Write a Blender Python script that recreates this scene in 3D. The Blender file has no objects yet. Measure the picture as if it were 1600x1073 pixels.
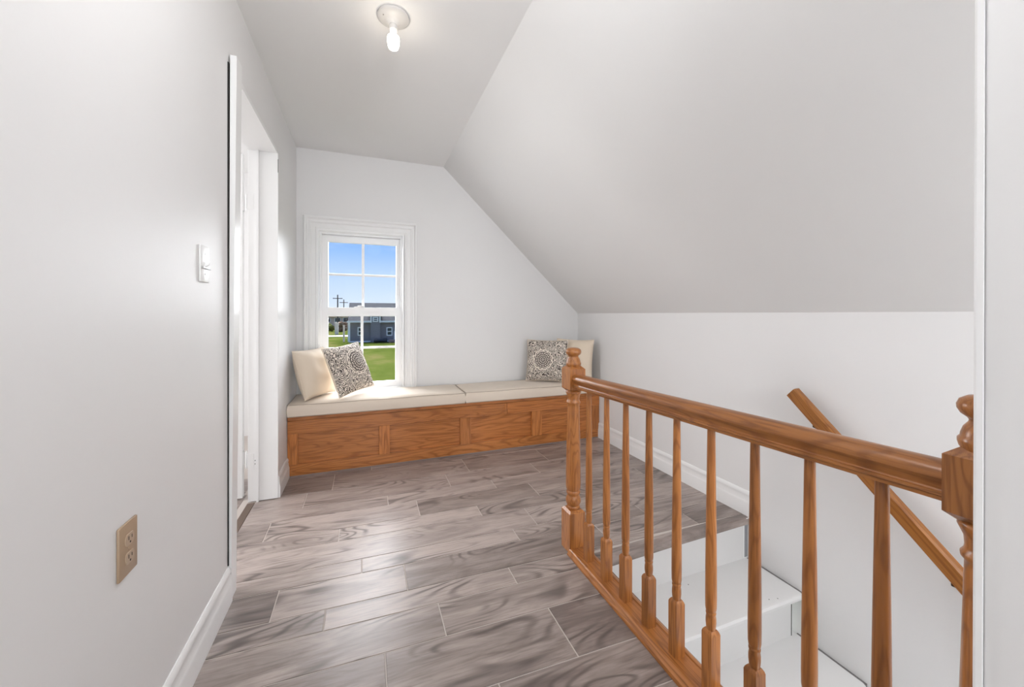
import bpy, bmesh, math, random
from mathutils import Vector, Matrix
random.seed(7)
S = bpy.context.scene
COL = S.collection

# ------------------------------------------------------------------ camera
YAW, PIT, ROL = 0.3630, -0.0018, 0.0012
F = Vector((math.sin(YAW)*math.cos(PIT), math.cos(YAW)*math.cos(PIT), math.sin(PIT)))
R = Vector((math.cos(YAW), -math.sin(YAW), 0)); U = R.cross(F)
R2 = R*math.cos(ROL) + U*math.sin(ROL); U2 = -R*math.sin(ROL) + U*math.cos(ROL)
cd = bpy.data.cameras.new('camera'); cam = bpy.data.objects.new('camera', cd); COL.objects.link(cam)
cam.matrix_world = Matrix(((R2.x, U2.x, -F.x, 0), (R2.y, U2.y, -F.y, 0), (R2.z, U2.z, -F.z, 1.12), (0, 0, 0, 1)))
cd.sensor_width = 36; cd.lens = 604.32/1600*36; cd.shift_y = -(536.5-492.32)/1600
cd.clip_start = 0.02; cd.clip_end = 1500
S.camera = cam

# ------------------------------------------------------------------ colour management
S.view_settings.view_transform = 'Standard'
S.view_settings.look = 'None'
S.view_settings.gamma = 1
S.view_settings.use_curve_mapping = False
S.view_settings.exposure = 0.09

# ------------------------------------------------------------------ world
W = bpy.data.worlds.new('sky'); S.world = W; W.use_nodes = True
nt = W.node_tree; nt.nodes.clear()
def N(t, ty, **kw):
    n = t.nodes.new(ty)
    for k, v in kw.items():
        if k.startswith('i_'): n.inputs[int(k[2:])].default_value = v
        else: setattr(n, k, v)
    return n
out = N(nt, 'ShaderNodeOutputWorld'); bg = N(nt, 'ShaderNodeBackground')
tc = N(nt, 'ShaderNodeTexCoord'); sp = N(nt, 'ShaderNodeSeparateXYZ'); cr = N(nt, 'ShaderNodeValToRGB')
nt.links.new(tc.outputs['Generated'], sp.inputs[0]); nt.links.new(sp.outputs[2], cr.inputs[0])
e = cr.color_ramp.elements
e[0].position = 0.0; e[0].color = (0.76, 0.86, 1.0, 1)
e[1].position = 0.10; e[1].color = (0.52, 0.70, 1.0, 1)
x = e.new(0.17); x.color = (0.26, 0.50, 0.98, 1)
x = e.new(0.6); x.color = (0.17, 0.36, 0.85, 1)
nz = N(nt, 'ShaderNodeTexNoise'); nz.inputs['Scale'].default_value = 5; nz.inputs['Detail'].default_value = 5
mp = N(nt, 'ShaderNodeMapping'); mp.inputs['Scale'].default_value = (1, 1, 4)
nt.links.new(tc.outputs['Generated'], mp.inputs[0]); nt.links.new(mp.outputs[0], nz.inputs['Vector'])
cr2 = N(nt, 'ShaderNodeValToRGB'); cr2.color_ramp.elements[0].position = .56; cr2.color_ramp.elements[1].position = .72
cr2.color_ramp.elements[0].color = (0, 0, 0, 1); cr2.color_ramp.elements[1].color = (.2, .2, .2, 1)
nt.links.new(nz.outputs['Fac'], cr2.inputs[0])
mx = N(nt, 'ShaderNodeMixRGB'); mx.inputs[2].default_value = (0.9, 0.93, 1, 1)
nt.links.new(cr2.outputs[0], mx.inputs[0]); nt.links.new(cr.outputs[0], mx.inputs[1])
nt.links.new(mx.outputs[0], bg.inputs[0]); bg.inputs[1].default_value = 1.0
nt.links.new(bg.outputs[0], out.inputs[0])

# ------------------------------------------------------------------ lights
def aim(o, d): o.rotation_euler = Vector(d).to_track_quat('-Z', 'Y').to_euler()
sd = bpy.data.lights.new('sun', 'SUN'); sun = bpy.data.objects.new('sun', sd); COL.objects.link(sun)
sd.energy = 28; sd.angle = math.radians(100); sd.color = (0.97, 0.98, 1.0); aim(sun, (0.31, -1, -0.42))
def area(name, loc, d, sx, sy, w, col=(1, .97, .94)):
    l = bpy.data.lights.new(name, 'AREA'); l.shape = 'RECTANGLE'; l.size = sx; l.size_y = sy; l.energy = w; l.color = col
    o = bpy.data.objects.new(name, l); COL.objects.link(o); o.location = loc; aim(o, d); return o
area('hall_rear_fill', (0.15, -2.15, 1.35), (0, 1, 0.03), 1.1, 1.5, 33, (0.93, 0.97, 1.0))  # added fill behind the camera; the rear wall has no window
area('side_room_light', (-1.9, 2.0, 2.35), (0, 0, -1), 1.0, 1.0, 12, (.97, .98, 1))
area('side_room_fill', (-2.7, 2.5, 1.35), (1, 0, 0.08), 1.3, 1.4, 44, (.97, .98, 1))  # added fill through the doorway for knee wall and slope, no window modelled
area('stairwell_fill', (1.45, -1.0, 1.3), (0.1, 0.8, -0.6), 0.8, 0.6, 27, (.94, .97, 1))  # unseen fill added to brighten the knee wall and risers
def point(name, loc, w, r, col):
    l = bpy.data.lights.new(name, 'POINT'); l.energy = w; l.shadow_soft_size = r; l.color = col
    o = bpy.data.objects.new(name, l); COL.objects.link(o); o.location = loc; return o
point('overhead_fill', (0.12, 0.85, 2.12), 11.5, .12, (.97, .98, 1))  # added fill lamp just above the view
area('stair_upward_fill', (1.45, -0.7, -1.7), (0, 0.35, 1), 0.8, 1.2, 12, (.94, .97, 1))  # unseen fill aimed upward, added to lift slope and knee wall

# ------------------------------------------------------------------ helpers
def link(o, parent=None):
    COL.objects.link(o)
    if parent is not None: o.parent = parent
    return o
def tag(o, label=None, cat=None, group=None, kind=None):
    if label: o['label'] = label
    if cat: o['category'] = cat
    if group: o['group'] = group
    if kind: o['kind'] = kind
    return o
def empty(name, loc=(0, 0, 0), label=None, cat=None, group=None, kind=None, rz=0):
    o = bpy.data.objects.new(name, None); o.empty_display_size = .1
    COL.objects.link(o); o.location = loc; o.rotation_euler = (0, 0, rz)
    return tag(o, label, cat, group, kind)
def build(name, bm, m, parent=None, smooth=False, loc=None):
    bmesh.ops.recalc_face_normals(bm, faces=bm.faces)
    me = bpy.data.meshes.new(name); bm.to_mesh(me); bm.free()
    if smooth:
        try: me.shade_smooth()
        except Exception: pass
        me.set_sharp_from_angle(angle=math.radians(smooth if smooth is not True else 45))
    if m: me.materials.append(m)
    o = bpy.data.objects.new(name, me); link(o, parent)
    if loc: o.location = loc
    return o
def bx(bm, x0, x1, y0, y1, z0, z1, bev=0):
    vs = [bm.verts.new(p) for p in ((x0, y0, z0), (x1, y0, z0), (x1, y1, z0), (x0, y1, z0), (x0, y0, z1), (x1, y0, z1), (x1, y1, z1), (x0, y1, z1))]
    fs = [bm.faces.new([vs[i] for i in f]) for f in ((0, 3, 2, 1), (4, 5, 6, 7), (0, 1, 5, 4), (1, 2, 6, 5), (2, 3, 7, 6), (3, 0, 4, 7))]
    if bev:
        es = list({e for f in fs for e in f.edges})
        bmesh.ops.bevel(bm, geom=es, offset=bev, segments=2, affect='EDGES', profile=.5)
    return vs
def box(name, b, m, parent=None, bev=0, smooth=False):
    bm = bmesh.new(); bx(bm, *b, bev=bev); return build(name, bm, m, parent, smooth)
def hexa(bm, p):
    vs = [bm.verts.new(q) for q in p]
    for f in ((0, 3, 2, 1), (4, 5, 6, 7), (0, 1, 5, 4), (1, 2, 6, 5), (2, 3, 7, 6), (3, 0, 4, 7)): bm.faces.new([vs[i] for i in f])
def prism(bm, prof, a, b, fn):
    """prof: closed list of 2D points, fn(p, t) -> 3D"""
    A = [bm.verts.new(fn(p, a)) for p in prof]; B = [bm.verts.new(fn(p, b)) for p in prof]
    n = len(prof)
    bm.faces.new(A); bm.faces.new(list(reversed(B)))
    for i in range(n): bm.faces.new((A[i], B[i], B[(i+1) % n], A[(i+1) % n]))
def lathe(bm, prof, n=28, cx=0, cy=0):
    """prof: (radius, z) list bottom to top"""
    rings = []
    for r, z in prof:
        rings.append([bm.verts.new((cx+r*math.cos(2*math.pi*i/n), cy+r*math.sin(2*math.pi*i/n), z)) for i in range(n)])
    for a, b in zip(rings, rings[1:]):
        for i in range(n): bm.faces.new((a[i], a[(i+1) % n], b[(i+1) % n], b[i]))
    bm.faces.new(list(reversed(rings[0]))); bm.faces.new(rings[-1])
def rect_frame(bm, x0, x1, z0, z1, prof, y, sy=-1):
    """mitred frame; prof: (inset, depth) closed around; depth is towards -y"""
    loops = []
    for i, d in prof:
        loops.append([bm.verts.new(p) for p in ((x0+i, y+sy*d, z0+i), (x1-i, y+sy*d, z0+i), (x1-i, y+sy*d, z1-i), (x0+i, y+sy*d, z1-i))])
    n = len(loops)
    for k in range(n):
        a, b = loops[k], loops[(k+1) % n]
        for i in range(4): bm.faces.new((a[i], a[(i+1) % 4], b[(i+1) % 4], b[i]))
def tube(bm, pts, r, n=8):
    pts = [Vector(p) for p in pts]; rings = []
    for k, p in enumerate(pts):
        t = (pts[min(k+1, len(pts)-1)]-pts[max(k-1, 0)]).normalized()
        a = t.orthogonal().normalized() if k == 0 else (rings_a - t*rings_a.dot(t)).normalized()
        rings_a = a; b = t.cross(a)
        rings.append([bm.verts.new(p+r*(a*math.cos(2*math.pi*i/n)+b*math.sin(2*math.pi*i/n))) for i in range(n)])
    for a, b in zip(rings, rings[1:]):
        for i in range(n): bm.faces.new((a[i], a[(i+1) % n], b[(i+1) % n], b[i]))
    bm.faces.new(list(reversed(rings[0]))); bm.faces.new(rings[-1])

# ------------------------------------------------------------------ materials
def mat(name, col, rough=.5, spec=.5, metal=0):
    m = bpy.data.materials.new(name); m.use_nodes = True
    b = m.node_tree.nodes['Principled BSDF']
    b.inputs['Base Color'].default_value = (*col, 1); b.inputs['Roughness'].default_value = rough
    b.inputs['Metallic'].default_value = metal; b.inputs['Specular IOR Level'].default_value = spec
    return m
def math_(t, op, a, b=None, c=None):
    n = N(t, 'ShaderNodeMath', operation=op)
    for i, v in enumerate((a, b, c)):
        if v is None: continue
        if isinstance(v, (int, float)): n.inputs[i].default_value = v
        else: t.links.new(v, n.inputs[i])
    return n.outputs[0]
def ramp(t, fac, stops):
    n = N(t, 'ShaderNodeValToRGB'); el = n.color_ramp.elements
    while len(el) < len(stops): el.new(.5)
    for k, (p, c) in enumerate(stops):
        el[k].position = p; el[k].color = (*c, 1) if len(c) == 3 else c
    t.links.new(fac, n.inputs[0]); return n.outputs[0]
def noise(t, vec, scale, detail=3, rough=.5, dist=0):
    n = N(t, 'ShaderNodeTexNoise'); n.inputs['Scale'].default_value = scale; n.inputs['Detail'].default_value = detail
    n.inputs['Roughness'].default_value = rough; n.inputs['Distortion'].default_value = dist
    t.links.new(vec, n.inputs['Vector']); return n.outputs['Fac']
def mapping(t, vec, scale=(1, 1, 1), loc=(0, 0, 0), rot=(0, 0, 0)):
    n = N(t, 'ShaderNodeMapping'); n.inputs['Scale'].default_value = scale; n.inputs['Location'].default_value = loc; n.inputs['Rotation'].default_value = rot
    t.links.new(vec, n.inputs['Vector']); return n.outputs[0]
def mixc(t, fac, a, b, mode='MIX'):
    n = N(t, 'ShaderNodeMixRGB', blend_type=mode)
    for i, v in enumerate((fac, a, b)):
        if isinstance(v, (int, float)): n.inputs[i].default_value = v
        elif isinstance(v, tuple): n.inputs[i].default_value = (*v, 1)
        else: t.links.new(v, n.inputs[i])
    return n.outputs[0]
def bump(t, bs, h, strength=.2, dist=.01):
    n = N(t, 'ShaderNodeBump'); n.inputs['Strength'].default_value = strength; n.inputs['Distance'].default_value = dist
    t.links.new(h, n.inputs['Height']); t.links.new(n.outputs[0], bs.inputs['Normal'])
def paint(name, col, rough=.5, bs=.06, scale=60):
    m = mat(name, col, rough); t = m.node_tree; b = t.nodes['Principled BSDF']
    c = N(t, 'ShaderNodeTexCoord').outputs['Object']
    n1 = noise(t, c, scale, 3)
    bump(t, b, n1, bs, .004)
    n2 = noise(t, c, 1.3, 2)
    f = ramp(t, n2, [(.3, tuple(v*.985 for v in col)), (.7, col)])
    t.links.new(f, b.inputs['Base Color'])
    return m
M = {}
M['wall'] = paint('wall_paint', (.81, .80, .795), .50)
M['slope'] = paint('slope_paint', (.80, .79, .78), .55)
M['ceiling'] = paint('ceiling_paint', (.86, .85, .84), .6)
M['trim'] = paint('trim_paint', (.86, .855, .85), .32, .03)
M['stair'] = paint('stair_paint', (.74, .73, .72), .3, .05, 25)
M['vinyl'] = mat('window_vinyl', (.9, .9, .9), .3)
M['dark'] = mat('dark_gap', (.02, .018, .017), .8)
M['raw'] = paint('raw_plaster_edge', (.30, .30, .31), .8, .3, 40)

def oak(name, axis, light, mid, dark, rough=.33, cath=1.0):
    m = mat(name, mid, rough); t = m.node_tree; b = t.nodes['Principled BSDF']
    c = N(t, 'ShaderNodeTexCoord').outputs['Object']
    oi = N(t, 'ShaderNodeObjectInfo')
    va = N(t, 'ShaderNodeVectorMath', operation='SCALE'); va.inputs[0].default_value = (13.1, 7.7, 5.3)
    t.links.new(oi.outputs['Random'], va.inputs['Scale'])
    ad = N(t, 'ShaderNodeVectorMath', operation='ADD'); t.links.new(c, ad.inputs[0]); t.links.new(va.outputs[0], ad.inputs[1])
    v = ad.outputs[0]
    s = [1, 1, 1]; s[axis] = .12
    s2 = [1, 1, 1]; s2[axis] = .035
    big = noise(t, mapping(t, v, tuple(s)), 7*cath, 2, .5, .3)
    rings = math_(t, 'SINE', math_(t, 'MULTIPLY', big, 95))
    rings = math_(t, 'MULTIPLY_ADD', rings, .5, .5)
    fine = noise(t, mapping(t, v, tuple(s2)), 170, 3, .6)
    tone = noise(t, mapping(t, v, tuple(s)), 3, 2)
    col = mixc(t, ramp(t, tone, [(.3, (0, 0, 0)), (.7, (1, 1, 1))]), mid, light)
    r2 = ramp(t, rings, [(.0, (.60, .60, .60)), (.28, (.12, .12, .12)), (1, (0, 0, 0))])
    col = mixc(t, r2, col, dark)
    f2 = ramp(t, fine, [(.36, (.62, .62, .62)), (.5, (0, 0, 0))])
    col = mixc(t, f2, col, dark)
    sh = math_(t, 'MULTIPLY_ADD', oi.outputs['Random'], .30, .86)
    h = N(t, 'ShaderNodeHueSaturation'); t.links.new(col, h.inputs['Color']); t.links.new(sh, h.inputs['Value'])
    t.links.new(h.outputs[0], b.inputs['Base Color'])
    bump(t, b, fine, .08, .002)
    b.inputs['Coat Weight'].default_value = .12; b.inputs['Coat Roughness'].default_value = .2
    return m
OL, OM, OD = (.57, .215, .058), (.45, .156, .038), (.24, .070, .012)
for i, a in enumerate('xyz'): M['oak_'+a] = oak('bench_oak_'+a, i, OL, OM, OD)
RL, RM, RD = (.43, .168, .044), (.335, .120, .028), (.19, .060, .013)
for i, a in enumerate('yz'): M['rail_'+a] = oak('railing_oak_'+a, i+1, RL, RM, RD, .3, 1.6)
M['grip'] = oak('wall_rail_oak', 1, (.42, .17, .035), (.33, .12, .022), (.2, .06, .01), .35, 1.5)

# wood-look tile
def tile_mat():
    m = mat('wood_look_tile', (.3, .25, .23), .36); t = m.node_tree; b = t.nodes['Principled BSDF']
    c = N(t, 'ShaderNodeTexCoord').outputs['Object']; oi = N(t, 'ShaderNodeObjectInfo')
    va = N(t, 'ShaderNodeVectorMath', operation='SCALE'); va.inputs[0].default_value = (31.7, 17.9, 0)
    t.links.new(oi.outputs['Random'], va.inputs['Scale'])
    ad = N(t, 'ShaderNodeVectorMath', operation='ADD'); t.links.new(c, ad.inputs[0]); t.links.new(va.outputs[0], ad.inputs[1])
    v = ad.outputs[0]
    sc = N(t, 'ShaderNodeSeparateColor'); t.links.new(oi.outputs['Color'], sc.inputs[0])
    tone = sc.outputs[0]
    big = noise(t, mapping(t, v, (.38, 1.5, 1)), 3.0, 1.5, .45, .5)
    ph = math_(t, 'MULTIPLY', big, 120)
    rings = math_(t, 'MULTIPLY_ADD', math_(t, 'SINE', ph), .5, .5)
    rings = ramp(t, rings, [(.0, (1, 1, 1)), (.30, (.35, .35, .35)), (.6, (0, 0, 0))])
    msk = ramp(t, noise(t, mapping(t, v, (.8, 2.2, 1)), 3.2, 2), [(.46, (0, 0, 0)), (.62, (1, 1, 1))])
    rm = math_(t, 'MULTIPLY', rings, msk)
    blot = noise(t, mapping(t, v, (.45, 2.6, 1)), 4.5, 5, .62, .8)
    fine = noise(t, mapping(t, v, (.06, 1, 1)), 120, 3, .6)
    lt, dk, vd = (.45, .372, .335), (.185, .145, .129), (.075, .056, .05)
    k = math_(t, 'ADD', math_(t, 'MULTIPLY', tone, .90), math_(t, 'MULTIPLY', math_(t, 'SUBTRACT', blot, .50), 2.6))
    col = mixc(t, ramp(t, k, [(.0, (0, 0, 0)), (1, (1, 1, 1))]), lt, dk)
    col = mixc(t, math_(t, 'MULTIPLY', rm, .75), col, vd)
    deep = ramp(t, blot, [(.66, (0, 0, 0)), (.78, (.55, .55, .55))])
    col = mixc(t, deep, col, vd)
    col = mixc(t, ramp(t, fine, [(.35, (.28, .28, .28)), (.52, (0, 0, 0))]), col, vd)
    t.links.new(col, b.inputs['Base Color'])
    t.links.new(math_(t, 'MULTIPLY_ADD', fine, .12, .27), b.inputs['Roughness'])
    bump(t, b, fine, .10, .0015)
    return m
M['tile'] = tile_mat()
M['grout'] = paint('grout', (.56, .50, .46), .8, .1, 200)

def fabric(name, col, rough=.85):
    m = mat(name, col, rough, .25); t = m.node_tree; b = t.nodes['Principled BSDF']
    c = N(t, 'ShaderNodeTexCoord').outputs['Object']
    w1 = N(t, 'ShaderNodeTexWave'); w1.inputs['Scale'].default_value = 260; w1.bands_direction = 'X'; t.links.new(c, w1.inputs['Vector'])
    w2 = N(t, 'ShaderNodeTexWave'); w2.inputs['Scale'].default_value = 260; w2.bands_direction = 'Y'; t.links.new(c, w2.inputs['Vector'])
    h = math_(t, 'MULTIPLY', w1.outputs['Fac'], w2.outputs['Fac'])
    n2 = noise(t, c, 9, 4)
    hh = math_(t, 'ADD', math_(t, 'MULTIPLY', h, .03), n2)
    bump(t, b, hh, .35, .012)
    t.links.new(mixc(t, math_(t, 'MULTIPLY', noise(t, c, 300, 2), .25), col, tuple(v*.82 for v in col)), b.inputs['Base Color'])
    b.inputs['Sheen Weight'].default_value = .15
    return m
M['cream'] = fabric('cream_canvas', (.79, .685, .575))
M['cream2'] = fabric('cream_cotton', (.79, .67, .535))
M['piping'] = mat('piping', (.40, .32, .25), .8)

def damask(name, cx, cy, sc=1.0):
    m = mat(name, (.75, .67, .58), .85, .2); t = m.node_tree; b = t.nodes['Principled BSDF']
    c = N(t, 'ShaderNodeTexCoord').outputs['Object']
    v = mapping(t, c, (1, 1, 1), (-cx, -cy, 0))
    s = N(t, 'ShaderNodeSeparateXYZ'); t.links.new(v, s.inputs[0]); X, Y = s.outputs[0], s.outputs[1]
    so = N(t, 'ShaderNodeSeparateXYZ'); t.links.new(c, so.inputs[0])
    r = math_(t, 'SQRT', math_(t, 'ADD', math_(t, 'MULTIPLY', X, X), math_(t, 'MULTIPLY', Y, Y)))
    a = math_(t, 'ARCTAN2', Y, X)
    ripple = math_(t, 'MULTIPLY', math_(t, 'SINE', math_(t, 'MULTIPLY', a, 12)), .55)
    rip2 = math_(t, 'MULTIPLY', math_(t, 'SINE', math_(t, 'MULTIPLY', a, 24)), .5)
    wob = math_(t, 'MULTIPLY', noise(t, c, 45, 2), 3.0)
    ph = math_(t, 'ADD', math_(t, 'ADD', math_(t, 'MULTIPLY', r, 330*sc), wob), math_(t, 'ADD', ripple, rip2))
    med = math_(t, 'GREATER_THAN', math_(t, 'SINE', ph), -.05)
    # petals around the medallion
    pet = math_(t, 'MULTIPLY', math_(t, 'SINE', math_(t, 'MULTIPLY', a, 16)), math_(t, 'SINE', math_(t, 'MULTIPLY', r, 150*sc)))
    petm = math_(t, 'GREATER_THAN', pet, .25)
    med = math_(t, 'MAXIMUM', math_(t, 'MULTIPLY', med, math_(t, 'SUBTRACT', 1, math_(t, 'MULTIPLY', petm, .6))), math_(t, 'MULTIPLY', petm, .9))
    # outside: scrolls made of contour bands and blossoms
    n = noise(t, c, 21*sc, 1.6, .5, 1.4)
    scr = math_(t, 'GREATER_THAN', math_(t, 'SINE', math_(t, 'MULTIPLY', n, 52)), .0)
    vo = N(t, 'ShaderNodeTexVoronoi'); vo.inputs['Scale'].default_value = 19*sc; nc = N(t, 'ShaderNodeTexNoise'); nc.inputs['Scale'].default_value = 30; t.links.new(c, nc.inputs['Vector'])
    vs_ = N(t, 'ShaderNodeVectorMath', operation='SCALE'); vs_.inputs['Scale'].default_value = .035; t.links.new(nc.outputs['Color'], vs_.inputs[0])
    va_ = N(t, 'ShaderNodeVectorMath', operation='ADD'); t.links.new(c, va_.inputs[0]); t.links.new(vs_.outputs[0], va_.inputs[1]); t.links.new(va_.outputs[0], vo.inputs['Vector'])
    blo = math_(t, 'GREATER_THAN', math_(t, 'SINE', math_(t, 'MULTIPLY', vo.outputs['Distance'], 30)), .1)
    pick = math_(t, 'GREATER_THAN', noise(t, c, 11, 1), .5)
    outp = math_(t, 'ADD', math_(t, 'MULTIPLY', scr, pick), math_(t, 'MULTIPLY', blo, math_(t, 'SUBTRACT', 1, pick)))
    scal = math_(t, 'MULTIPLY_ADD', math_(t, 'ABSOLUTE', math_(t, 'SINE', math_(t, 'MULTIPLY', a, 6))), .008, .088/sc)
    inside = math_(t, 'LESS_THAN', r, scal)
    ring = math_(t, 'MULTIPLY', math_(t, 'GREATER_THAN', r, scal), math_(t, 'LESS_THAN', r, math_(t, 'ADD', scal, .010)))
    f = math_(t, 'ADD', math_(t, 'MULTIPLY', med, inside), math_(t, 'MULTIPLY', outp, math_(t, 'SUBTRACT', 1, inside)))
    f = math_(t, 'MULTIPLY', f, math_(t, 'SUBTRACT', 1, ring))
    front = math_(t, 'GREATER_THAN', so.outputs[2], .004)
    f = math_(t, 'MULTIPLY', f, front)
    col = mixc(t, math_(t, 'MINIMUM', f, 1), (.80, .72, .63), (.095, .076, .068))
    t.links.new(col, b.inputs['Base Color'])
    bump(t, b, noise(t, c, 9, 4), .3, .01)
    return m

# ------------------------------------------------------------------ room shell
XL, XK, YB, ZC, ZK, XS = -0.5, 2.003, 3.41, 2.42, 1.132, 0.647
def struct(name, bm, m, parent=None, smooth=False):
    o = build(name, bm, m, parent, smooth)
    if parent is None: o['kind'] = 'structure'
    return o
# left wall with the door opening
DY0, DY1, DZ = 1.868, 2.700, 2.098
bm = bmesh.new()
bx(bm, XL-.145, XL, -2.3, DY0-.0185, -.02, ZC+.1)
bx(bm, XL-.145, XL, DY0-.0185, DY1+.0225, DZ+.0205, ZC+.1)
bx(bm, XL-.145, XL, DY1+.0225, YB+.12, -.02, ZC+.1)
struct('wall_left', bm, M['wall'])
# back wall with the window hole
WX0, WX1, WZ0, WZ1 = -.352, .308, .500, 1.795
bm = bmesh.new()
bx(bm, XL-.145, WX0, YB, YB+.12, -.3, 2.55); bx(bm, WX1, XK+.1, YB, YB+.12, -.3, 2.55)
bx(bm, WX0, WX1, YB, YB+.12, -.3, WZ0); bx(bm, WX0, WX1, YB, YB+.12, WZ1, 2.55)
struct('wall_back', bm, M['wall'])
# flat ceiling, sloped ceiling, knee wall
bm = bmesh.new(); bx(bm, XL-.145, XS, -2.3, YB+.12, ZC, ZC+.12)
struct('ceiling', bm, M['ceiling'])
bm = bmesh.new()
prism(bm, [(XS, ZC), (XK, ZK), (XK+.14, ZK), (XK+.14, ZK+.06), (XS+.02, ZC+.12), (XS, ZC+.12)], -2.3, YB+.12, lambda p, t: (p[0], t, p[1]))
struct('ceiling_slope', bm, M['slope'])
bm = bmesh.new(); bx(bm, XK, XK+.12, -2.3, YB+.12, -2.7, ZK)
struct('wall_right', bm, M['wall'])
# wall end beside the camera, hall rear wall
bm = bmesh.new()
prism(bm, [(.757, -2.3), (.757, .250), (.760, .258), (.768, .263), (.975, .263), (.985, .255), (.985, -2.3)], -.24, 2.45, lambda p, t: (p[0], p[1], t))
struct('wall_near', bm, M['wall'], smooth=30)
bm = bmesh.new(); prism(bm, [(.754, .2535), (.754, .2595), (.756, .2625), (.762, .2635), (.762, .263), (.757, .258), (.757, .2535)], 0, 2.26, lambda p, t: (p[0], p[1], t))
struct('trim_1', bm, M['trim'], smooth=30)
bm = bmesh.new(); bx(bm, XL-.145, XK+.12, -2.4, -2.28, -2.7, 2.55)
struct('wall_front', bm, M['wall'])
# stairwell
bm = bmesh.new(); bx(bm, .90, .985, -2.28, 1.55, -2.7, -.245)
struct('wall_stairwell', bm, M['wall'])
bm = bmesh.new(); bx(bm, .9, XK+.12, -2.3, 1.6, -2.75, -2.6)
struct('floor_lower', bm, M['stair'])
# side room
bm = bmesh.new(); bx(bm, -3.1, -3.0, .2, 4.2, -.1, 2.6); bx(bm, -3.1, XL-.145, .1, .2, -.1, 2.6); bx(bm, -3.1, XL-.145, 4.2, 4.3, -.1, 2.6)
bx(bm, -.645, -.60, 3.53, 4.3, -.1, 2.6)
struct('wall_side_room', bm, M['wall'])
bm = bmesh.new(); bx(bm, -3.1, -.6, .1, 4.3, 2.42, 2.52)
struct('ceiling_side_room', bm, M['ceiling'])

# ------------------------------------------------------------------ floor and tiles
bm = bmesh.new()
bx(bm, XL-.145, .985, -2.3, YB, -.24, -.002)
bx(bm, .985, XK, 1.562, YB, -.24, -.002)
bx(bm, -3.05, XL-.145, .15, 4.25, -.24, -.002)
floor = struct('floor', bm, M['grout'])
TILT = -.022
rows = [ # (y0, y1, joints, tones)
 (2.960, 3.075, [.044], [.5, .5]),
 (2.705, 2.960, [-.197, .699, 1.323], [.75, .5, .62, .55]),
 (2.510, 2.705, [-.338, .524, 1.163], [.30, .45, .40, .5]),
 (2.385, 2.510, [.128, .796, 1.653], [.32, .15, .30, .5]),
 (2.200, 2.385, [-.471, .288, 1.014, 1.838], [.85, .15, .75, .45, .8]),
 (2.083, 2.200, [-.123, .611], [.35, .05, .5]),
 (1.898, 2.083, [.861], [.30, .25]),
 (1.793, 1.898, [-.013, .721, 1.483], [.45, .05, .5, .4]),
 (1.617, 1.793, [-.325, .163, 1.141, 1.676], [1.0, .1, .75, .4, .9]),
 (1.508, 1.617, [-.139, .594, 1.341], [.40, .15, .30, .45]),
 (1.344, 1.508, [.266], [.40, .35]),
 (1.118, 1.344, [.062, .655], [.50, .60, .95]),
 (.950, 1.118, [.380], [.75, .70]),
 (.840, .950, [-.2, .62], [.5, .6, .6]),
]
yy = .840; ws = [.225, .165, .11]; k = 0
while yy > -2.25:
    w = ws[k % 3]; j0 = -.4 + (k*.37) % .8
    rows.append((yy-w, yy, [j0] + ([j0+.75] if j0+.75 < .8 else []), [random.uniform(.2, .9) for _ in range(3)])); yy -= w; k += 1
def tile(poly, tone, parent=floor, top=0.0):
    # poly: 4 xy corners, origin at centre
    cx = sum(p[0] for p in poly)/4; cy = sum(p[1] for p in poly)/4
    bm = bmesh.new(); b = .0012
    lo = [bm.verts.new((p[0]-cx, p[1]-cy, -.008)) for p in poly]
    mi = [bm.verts.new((p[0]-cx, p[1]-cy, -b)) for p in poly]
    hi = []
    for p in poly:
        dx, dy = p[0]-cx, p[1]-cy
        hi.append(bm.verts.new((dx-math.copysign(b, dx), dy-math.copysign(b, dy), 0)))
    bm.faces.new(hi)
    for A, B in ((lo, mi), (mi, hi)):
        for i in range(4): bm.faces.new((A[i], A[(i+1) % 4], B[(i+1) % 4], B[i]))
    o = build('floor_tile', bm, M['tile'], parent, loc=(cx, cy, top))
    o.color = (tone, tone, tone, 1)
    return o
g = .0021
ysh = lambda y, x: y + TILT*(x-.1)
for (y0, y1, js, tn) in rows:
    xm = XK if y1 > 1.60 else .90
    xs = [-.612] + [j for j in js if j < xm-.02] + [xm]
    if not (y1 > DY0 and y0 < DY1): xs[0] = XL
    if y0 <= 1.62 and y1 > 1.60: pass
    for i in range(len(xs)-1):
        a, b = xs[i]+g, xs[i+1]-g
        if y1 > 1.60 and y0 < 1.60 or (1.60 <= y0 < 1.64):
            # rows meeting the landing edge
            for (p, q, lim) in ((a, min(b, .985), None), (max(a, .9885), b, 1.578)):
                if q - p < .02: continue
                c = [(p, ysh(y0, p)+g), (q, ysh(y0, q)+g), (q, ysh(y1, q)-g), (p, ysh(y1, p)-g)]
                if lim:
                    c[0] = (p, max(c[0][1], lim)); c[1] = (q, max(c[1][1], lim))
                    if c[2][1]-c[1][1] < .008: continue
                tile(c, tn[i % len(tn)])
        else:
            tile([(a, ysh(y0, a)+g), (b, ysh(y0, b)+g), (b, ysh(y1, b)-g), (a, ysh(y1, a)-g)], tn[i % len(tn)])
# side room tiles seen through the door
for r in range(5):
    y0 = 1.75 + r*.27
    for x0 in (-2.5 + (r % 2)*.3, -1.6 + (r % 2)*.3):
        x1 = min(x0+.9, -.684)
        tile([(x0+g, y0+g), (x1-g, y0+g), (x1-g, y0+.27-g), (x0+g, y0+.27-g)], random.uniform(.4, .8))
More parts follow.
